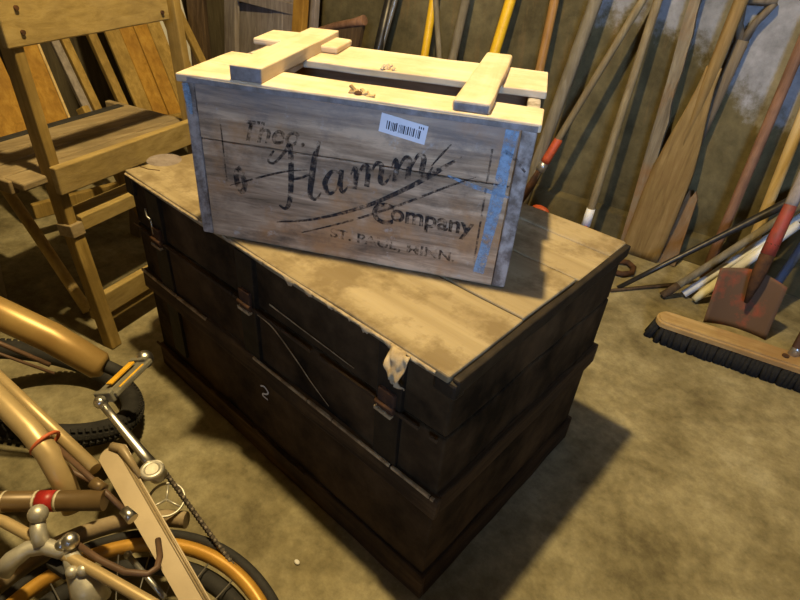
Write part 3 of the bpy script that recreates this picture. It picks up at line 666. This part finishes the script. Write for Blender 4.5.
# broken stump of board
st = MB(); pts = [(-.032, 0), (.030, 0), (.028, .12), (.026, .245), (.012, .268), (.004, .245), (-.006, .270), (-.016, .235), (-.026, .24), (-.030, .10)]
f_, tp_ = V((-.140, 1.545, 0)), V((-.163, 1.605, .28)); up_ = (tp_ - f_).normalized()
st.outline(pts, .024, f_, V((1, .12, .1)), up_)
tag(st.build('broken_board', 'bark'), 'short broken board with a ragged orange-brown top, at the oar\'s right', 'board')
p = pole('tool_handle', (-.010, 1.545, 0), (-.047, 1.646, 1.3), .0155, 'handle_red', 'dark reddish-brown tool shaft leaning on the wall right of the oar', 'tool', 1.0)
p = pole('tool_handle', (.089, 1.575, 0), (.021, 1.656, .929), .0165, 'handle_light', 'light pine tool shaft leaning at the right edge, above the black pipe', 'tool', 1.3 if False else 1.0)

# ------------------------------------------------------------------ things lying at the foot of the wall
def ext(a, b, t_): return lerp(a, b, t_)
a, b = V((-.19, 1.235, .008)), V((.1328, 1.586, .345))
tag(MB().tube([a, lerp(a, b, .3), lerp(a, b, .6), b, lerp(a, b, 1.17)], [.0075, .009, .010, .0165, .017], 12).build('iron_pipe', 'pipe'), 'long black iron pipe slanting from the floor up to the wall', 'pipe')
a, b = V((-.062, 1.308, .014)), V((.136, 1.55, .31))
pr = thing('wooden_pole', 'dull brown wooden pole lying slantwise beside the white pipes', 'pole', (-.062, 1.308, 0))
MB().tube([a, lerp(a, b, .5), lerp(a, b, 1.15)], .0125, 12).build('shaft', 'handle_grey', pr, True)
tag(MB().tube([lerp(a, b, -.02), lerp(a, b, .12)], .0128, 12).build('tip', 'darkwood', pr, True), 'dark tip')
a, b = V((-.018, 1.362, .012)), V((.134, 1.560, .245))
tag(MB().tube([a, lerp(a, b, .5), lerp(a, b, 1.2)], .0125, 12).build('plastic_pipe', 'pvc'), 'white plastic pipe lying just beside the dull brown pole', 'pipe')
a, b = V((.018, 1.352, .013)), V((.130, 1.520, .205))
pr = thing('plastic_pipe', 'white plastic pipe with a cream end, next to the shovel', 'pipe', (.011, 1.371, 0))
MB().tube([lerp(a, b, .4), lerp(a, b, 1.35)], .0145, 12).build('pipe', 'pvc', pr, True)
tag(MB().tube([a, lerp(a, b, .12), lerp(a, b, .42)], [.010, .014, .015], 12).build('end_cap', 'cream', pr, True), 'cream coloured end')
tag(MB().tube([(-.20, 1.205, .006), (-.13, 1.31, .007), (-.055, 1.42, .006)], .0055, 8).build('thin_stick', 'darkwood'), 'thin dark stick lying on the floor under the black iron pipe', 'stick')
tag(MB().tube([(-.262, 1.40, .012), (-.235, 1.415, .014), (-.205, 1.395, .014), (-.195, 1.355, .013), (-.215, 1.325, .012), (-.25, 1.315, .011)], .010, 8).build('rusty_hook', 'rust'), 'curved rusty iron piece on the floor behind the trunk\'s right corner', 'iron')
# shovel
sh = thing('shovel', 'rusty square-mouthed shovel with flaking red paint, standing on its blade', 'shovel', (.16, 1.29, 0))
BL, BR, TLs, TRs = V((.080, 1.268, .003)), V((.247, 1.318, .003)), V((.056, 1.302, .190)), V((.231, 1.345, .190))
def shv(u, v):
    lo = lerp(BL, BR, u); hi = lerp(TLs, TRs, u); n = V((.26, -.95, .15))
    p_ = lerp(lo, hi, v); cup = .024 * (1 - (2 * u - 1) ** 2)
    z = .018 * (abs(2 * u - 1) ** 1.5) * (v ** 6) * -1
    return p_ - n * cup + V((0, 0, z)) , n
MB().sheet(shv, 14, 12, .004).build('blade', 'rustred', sh, True)
s0, s1, s2, s3 = V((.158, 1.302, .10)), V((.152, 1.315, .20)), V((.140, 1.389, .40)), V((.104, 1.60, .97))
MB().tube([s0, lerp(s0, s1, .6), s1, lerp(s1, s2, .4)], [.006, .015, .019, .019], 12).build('socket', 'rust', sh, True)
tag(MB().tube([lerp(s1, s2, .25), lerp(s1, s2, .55), lerp(s1, s2, .93), lerp(s1, s2, .95)], [.0195, .0185, .0165, .015], 12).build('painted_socket', 'redpaint', sh, True), 'red painted socket')
MB().tube([lerp(s1, s2, .9), s2, s3], .0165, 12).build('handle', 'greywood', sh, True)
MB().tube([s3, s3 + V((-.05, .02, .09))], .010, 8).tube([s3, s3 + V((.05, .03, .09))], .010, 8).tube([s3 + V((-.055, .02, .09)), s3 + V((.055, .03, .09))], .011, 8).build('grip', 'greywood', sh, True)
# blue shaft behind the shovel
tag(MB().tube([(.190, 1.44, .013), (.205, 1.53, .19), (.222, 1.62, .40)], .013, 12).build('blue_shaft', 'bluepaint'), 'faded blue painted shaft leaning right behind the shovel', 'pole')
# push broom
an = math.radians(13.0)
pb = thing('push_broom', 'wide push broom with a wooden block and black bristles on the floor', 'broom', (-.018, 1.084, 0), an)
bw = .036
blk = MB(); b = bmesh.new()
prof = []
for i in range(9):
    a = math.pi / 2 + math.pi * i / 8; prof.append((.030 + .028 * math.cos(a), bw * math.sin(a)))
prof += [(.66, -bw), (.66, bw)]
lo = [b.verts.new((x, y, .047)) for x, y in prof]; hi = [b.verts.new((x, y, .072)) for x, y in prof]
b.faces.new(lo[::-1]); b.faces.new(hi)
for i in range(len(prof)): b.faces.new([lo[i], lo[(i + 1) % len(prof)], hi[(i + 1) % len(prof)], hi[i]])
bmesh.ops.bevel(b, geom=[e for e in b.edges if abs(e.verts[0].co.z - e.verts[1].co.z) < 1e-5], offset=.006, segments=3, affect='EDGES')
blk._merge(b); blk.build('block', 'broomwood', pb)
br = MB(); rnd = random.Random(4)
for i in range(62):
    for k in range(5):
        x = .006 + i * .0105 + rnd.uniform(-.002, .002); y = -.030 + k * .015
        if i < 2 and k in (0, 4): continue
        br.tube([(x, y, .050), (x + rnd.uniform(-.006, .006) - (.010 if i < 3 else 0), y * 1.28 + rnd.uniform(-.003, .003), .001)], [.0065, .0085], 6)
tag(br.build('bristles', 'bristle', pb), 'black bristles', kind='stuff')
MB().tube([(.335, -.004, .070), (.335, -.004, .076)], .009, 12).build('bolt', 'rust', pb)
tag(MB().tube([(.353, .018, .066), (.360, .030, .105)], [.014, .013], 12).build('socket', 'steel', pb), 'bright metal socket')
MB().tube([(.357, .025, .09), (.372, .115, .32), (.385, .205, .56), (.40, .30, .80)], .014, 12).build('handle', 'handle_red', pb)

# ------------------------------------------------------------------ bicycles at the lower left
def spokes(mb, c_, n_, R, n=28, hub=.02):
    n_ = V(n_).normalized(); u = n_.orthogonal().normalized(); v = n_.cross(u); c_ = V(c_)
    for k in range(n):
        a = 2 * math.pi * k / n; a2 = a + .5 * (1 if k % 2 else -1)
        mb.tube([c_ + (u * math.cos(a2) + v * math.sin(a2)) * hub + n_ * .02 * (1 if k % 4 < 2 else -1), c_ + (u * math.cos(a) + v * math.sin(a)) * R], .0011, 5)
# loose black knobbly tyred wheel
wc, wn = V((-.800, -.285, .135)), V((-.045, .631, 1))
ty = MB().ring(wc, wn, .182, .021, 72, 12)
n_ = wn.normalized(); u = n_.orthogonal().normalized(); v = n_.cross(u)
for k in range(96):
    a = 2 * math.pi * k / 96; d = u * math.cos(a) + v * math.sin(a); tg = n_.cross(d)
    for ph in (-.9, -.3, .3, .9):
        p_ = wc + d * (.182 + .021 * math.cos(ph)) + n_ * .021 * math.sin(ph); o_ = (d * math.cos(ph) + n_ * math.sin(ph))
        tt = tg * .0035 * (1 if int(ph * 10) % 2 else -1)
        ty.bar(p_ - o_ * .001 + tt * .3, p_ + o_ * .004 + tt * .3, .007, .007, tg, 0)
tag(ty.build('rubber_tyre', 'tyre'), 'loose black knobbly bicycle tyre under the fat gold tube', 'tyre')

# gold bicycle with the beige chain guard
g = thing('bicycle', 'gold bicycle lying on the floor with a beige chain guard and chrome crank', 'bicycle', (-.45, -.30, 0))
cgA, cgB = V((-.426, -.287, .25)), V((-.170, -.307, .178))
dg_ = (cgB - cgA).normalized()
view = (V((0.27318, -0.45758, 0.99971)) - lerp(cgA, cgB, .5)).normalized()
sdv = V((.38, .92, 0)); sdv = (sdv - dg_ * sdv.dot(dg_)).normalized(); nrm = dg_.cross(sdv); nrm = nrm if nrm.z > 0 else -nrm
sdv = nrm.cross(dg_)
cgm = MB(); hw = .0185; tot = (cgB - cgA).length + .15
outl = [(hw * math.cos(a) * -1 * .9 + .004, hw * math.sin(a)) for a in [math.pi / 2 - math.pi * i / 10 for i in range(11)]]
outl = [(-abs(x) , z) for x, z in outl]
pts = [(x, z) for x, z in outl] + [(tot, -hw * .86), (tot, hw * .86)]
cgm.outline(pts, .016, cgA, dg_, sdv)
cgo = cgm.build('chain_guard', 'beige', g, True)
rdg = MB(); 
for off in (.60, .80): rdg.tube([cgA + dg_ * -.01 + sdv * hw * off + nrm * .008, cgA + dg_ * tot + sdv * hw * off * .86 + nrm * .008], .0018, 6)
rdg.build('ridge', 'beige', cgo, True)
# thick mouth of the guard at the front
MB().tube([cgA + sdv * .006 + nrm * .006 + dg_ * -.012, cgA + dg_ * .002 + sdv * .017 + nrm * .012, cgA + dg_ * .06 + sdv * .019 + nrm * .008], [.008, .008, .004], 10).build('guard_lip', 'beige', cgo, True)
# crank, pedal
k0, k1 = V((-.368, -.247, .232)), V((-.514, -.256, .285))
MB().tube([k1, lerp(k1, k0, .25), lerp(k1, k0, .7), k0], [.0075, .0065, .008, .010], 12, flat=.75).ball(k1, .0115).build('crank_arm', 'chrome', g, True)
MB().tube([k0 + V((0, 0, -.012)), k0 + V((.004, -.004, .014))], .014, 14).ring(k0 + V((.004, -.008, .012)), (0, 0, 1), .014, .005, 24, 8).build('crank_boss', 'alloy', g, True)
pa, pb_ = V((-.509, -.256, .292)), V((-.562, -.159, .286))
dpd = (pb_ - pa).normalized(); sx = V((.8, .45, .35)); sx = (sx - dpd * sx.dot(dpd)).normalized(); nz = dpd.cross(sx)
ped = MB()
for s_ in (-.013, .013): ped.bar(pa + sx * s_ + dpd * .012, pb_ + sx * s_, .009, .022, nz, .002)
ped.bar(pa + dpd * .006, pa + dpd * .016, .036, .020, sx, .002).bar(pb_ - dpd * .01, pb_, .036, .020, sx, .002)
ped.tube([pa, pb_], .006, 10)
po = ped.build('pedal', 'alloydark', g, True)
am = MB().bar(pa + sx * .0185 + dpd * .028, pb_ + sx * .019 - dpd * .018, .012, .004, nz, .001); am.build('reflector', 'amber', po, True)
am = MB().bar(pa - nz * .012 + dpd * .028, pb_ - nz * .012 - dpd * .020, .012, .004, sx, .001); am.bar(pa + nz * .012 + dpd * .028, pb_ + nz * .012 - dpd * .020, .012, .004, sx, .001); am.build('reflector', 'amber', po, True)
MB().ball(pb_ + dpd * .008, .0155, (1, 1, 1)).build('end_cap', 'chrome', po, True)
# chain, as links along its run, and chainring
ck = MB(); ca, cb_, cc = V((-.376, -.234, .215)), V((-.322, -.235, .20)), V((-.117, -.237, .145))
path = [lerp(ca, cb_, i / 9) for i in range(9)] + [lerp(cb_, cc, i / 34) for i in range(40)]
for i in range(len(path) - 1):
    d = (path[i + 1] - path[i]).normalized(); ck.bar(path[i] - d * .001, path[i + 1] + d * .001, .010 if i % 2 else .0075, .005, V((0, 0, 1)), .001); ck.tube([path[i] - V((0, 0, .005)), path[i] + V((0, 0, .005))], .0034, 8)
ck.build('chain', 'chain', g, True)
rc = V((-.335, -.255, .198))
cr_ = MB().ring(rc, (.25, -.1, 1), .027, .0022, 36, 6, flat=1)
for k in range(3): a = .4 + k * 2.094; cr_.tube([rc, rc + V((.027 * math.cos(a), .027 * math.sin(a), -.006 * math.cos(a)))], .0018, 6)
cr_.build('chainring', 'alloy', g, True)
# frame tubes
MB().tube([(-1.05, -.33, .40), (-.80, -.31, .37), (-.71, -.245, .265), (-.668, -.207, .222)][0:1] + [(-.83, -.315, .345), (-.735, -.245, .285), (-.668, -.200, .232), (-.660, -.194, .228)], [.030, .029, .0285, .027, .019], 18).build('fork_leg', 'goldbrown', g, True)
MB().tube([(-.69, -.21, .245), (-.655, -.182, .22), (-.625, -.160, .20)], .0125, 12).build('fork_stem', 'tyre', g, True)
MB().tube([(-1.0, -.40, .42), (-.80, -.345, .315), (-.70, -.27, .255)], .0045, 8).tube([(-1.0, -.42, .40), (-.80, -.36, .30), (-.69, -.27, .24)], .003, 8).build('cable', 'cable', g, True)
MB().tube([(-.90, -.385, .335), (-.658, -.352, .30), (-.400, -.320, .272)], .0098, 12).build('frame_stay', 'gold', g, True)
MB().tube([(-.90, -.40, .32), (-.648, -.366, .295), (-.42, -.345, .27), (-.385, -.330, .262)], .0042, 10).build('cable', 'cable', g, True)
MB().tube([(-.78, -.41, .40), (-.560, -.378, .352), (-.475, -.366, .332), (-.436, -.362, .312), (-.408, -.362, .28), (-.385, -.366, .235)], .0165, 16).build('frame_tube', 'gold', g, True)
MB().ring((-.452, -.358, .318), (.8, .15, -.35), .0205, .0028, 28, 8).build('rubber_band', 'band', g, True)

# second bicycle: brown frame, yellow rim
h = thing('bicycle', 'brown bicycle with a red-banded frame tube and a yellow-rimmed wheel, at lower left', 'bicycle', (-.15, -.42, 0))
rt0, rt1 = V((-.62, -.60, .285)), V((-.318, -.338, .295))
ra, rb = V((-.420, -.433, .285)), V((-.330, -.345, .29))
rd = (rb - ra).normalized()
MB().tube([ra - rd * .25, rb + rd * .01], .0142, 16).build('frame_tube', 'bronze', h, True)
def onr(px): return ra + (rb - ra) * (px / 98.0)
tag(MB().tube([onr(37), onr(55)], .0146, 16).build('red_band', 'reddecal', h, True), 'red decal band')
for a, b in ((33.5, 36), (56, 58.5), (0, 2.5)): tag(MB().tube([onr(a), onr(b)], .01455, 16).build('cream_line', 'whitedecal', h, True), 'thin cream decal line')
MB().tube([(-.52, -.52, .30), (-.387, -.444, .285), (-.24, -.390, .275), (-.115, -.345, .262), (-.02, -.31, .25)], .0075, 12).build('fork_blade', 'gold', h, True)
wc, wn = V((-.151, -.454, .128)), V((.105, -.124, 1))
ww = bpy.data.objects.new('wheel', None); COL.objects.link(ww); ww.parent = h; ww.location = (wc - h.location); ww['label'] = 'wheel with a yellow rim and tan tyre'
def wbuild(mb, nm, mt_): 
    return mb.build(nm, mt_, ww, True)
fd = MB(); n_ = wn.normalized(); tg = V((-.62, .78, 0)); tg = (tg - n_ * tg.dot(n_)).normalized(); bt = n_.cross(tg)
fd.tube([wc + (tg * math.cos(a) + bt * math.sin(a)) * .260 for a in [-.05 + 1.6 * i / 40 for i in range(41)]], .0125, 12, flat=1.3, ref=n_)
wbuild(fd, 'mudguard', 'tantyre')
wbuild(MB().ring(wc, wn, .235, .008, 96, 8), 'tyre', 'tyre')
wbuild(MB().ring(wc, wn, .219, .0105, 96, 10, flat=1.2), 'rim', 'rim')
wbuild(MB().ring(wc + wn.normalized() * -.02, wn, .194, .014, 72, 8), 'inner_ring', 'tyre')
mb = MB(); spokes(mb, wc, wn, .213, 28); wbuild(mb, 'spokes', 'steel')
wbuild(MB().tube([wc - wn.normalized() * .045, wc + wn.normalized() * .045], .016, 14), 'hub', 'alloy')
# brake caliper over the tyre
bk = bpy.data.objects.new('brake_caliper', None); COL.objects.link(bk); bk.parent = h; bk.location = (0, 0, 0); bk['label'] = 'cast silver brake caliper'
def at(u_, v_, z): # a point of the brake seen on its own level
    d = cf + cr * ((u_ - 400) / 568.46) - cu * ((v_ - 300) / 568.46); t_ = (z - .99971) / d.z
    return V((.27318, -.45758, .99971)) + d * t_
def bkb(mb, nm, mt_): return mb.build(nm, mt_, bk, True)
bkb(MB().tube([at(2, 572, .27), at(12, 560, .28), at(28, 549, .285), at(45, 546, .285), at(60, 551, .285), at(70, 546, .285)], [.013, .012, .0105, .011, .010, .011], 12), 'brake_arm', 'alloy')
bkb(MB().tube([at(38, 514, .31), at(38, 530, .30), at(42, 546, .287)], [.009, .010, .0115], 12).ball(at(38, 514, .315), .0125), 'brake_arm', 'alloy')
bkb(MB().ball(at(70, 541, .295), .0115).ball(at(62, 545, .292), .009), 'bolt', 'chrome')
bkb(MB().tube([at(70, 552, .28), at(76, 568, .265), at(86, 585, .25), at(92, 602, .23)], [.010, .013, .020, .024], 12).ball(at(72, 572, .275), .008).ball(at(83, 570, .275), .008), 'brake_arm', 'alloy')
bkb(MB().bar(at(50, 562, .265), at(68, 574, .26), .016, .012, (0, 0, 1), .002), 'brake_pad', 'tyre')
bkb(MB().tube([at(78, 545, .285), at(100, 560, .28), at(125, 572, .28), at(148, 574, .28), at(157, 568, .28), at(160, 556, .272), at(158, 540, .255)], .0042, 10), 'cable', 'cable')
MB().tube([at(56, 446, .31), at(95, 482, .30), at(128, 514, .285)], .0042, 10).build('cable', 'cable', h, True)
MB().tube([at(124, 510, .288), at(133, 519, .284)], [.007, .0085], 12).build('ferrule', 'chrome', h, True)
MB().tube([at(128, 555, .20), at(165, 598, .19)], .004, 8).ball(at(128, 555, .20), .006).build('stay', 'steel', h, True)
MB().tube([at(93, 482, .302), at(104, 490, .297)], .0085, 10).build('cable_stop', 'bronze', h, True)

# small white flake on the floor
tag(MB().ball(at(297, 562, .003), .006, (1, .7, .4)).build('plaster_flake', 'plaster'), 'tiny white flake lying on the floor in front of the trunk', 'flake')
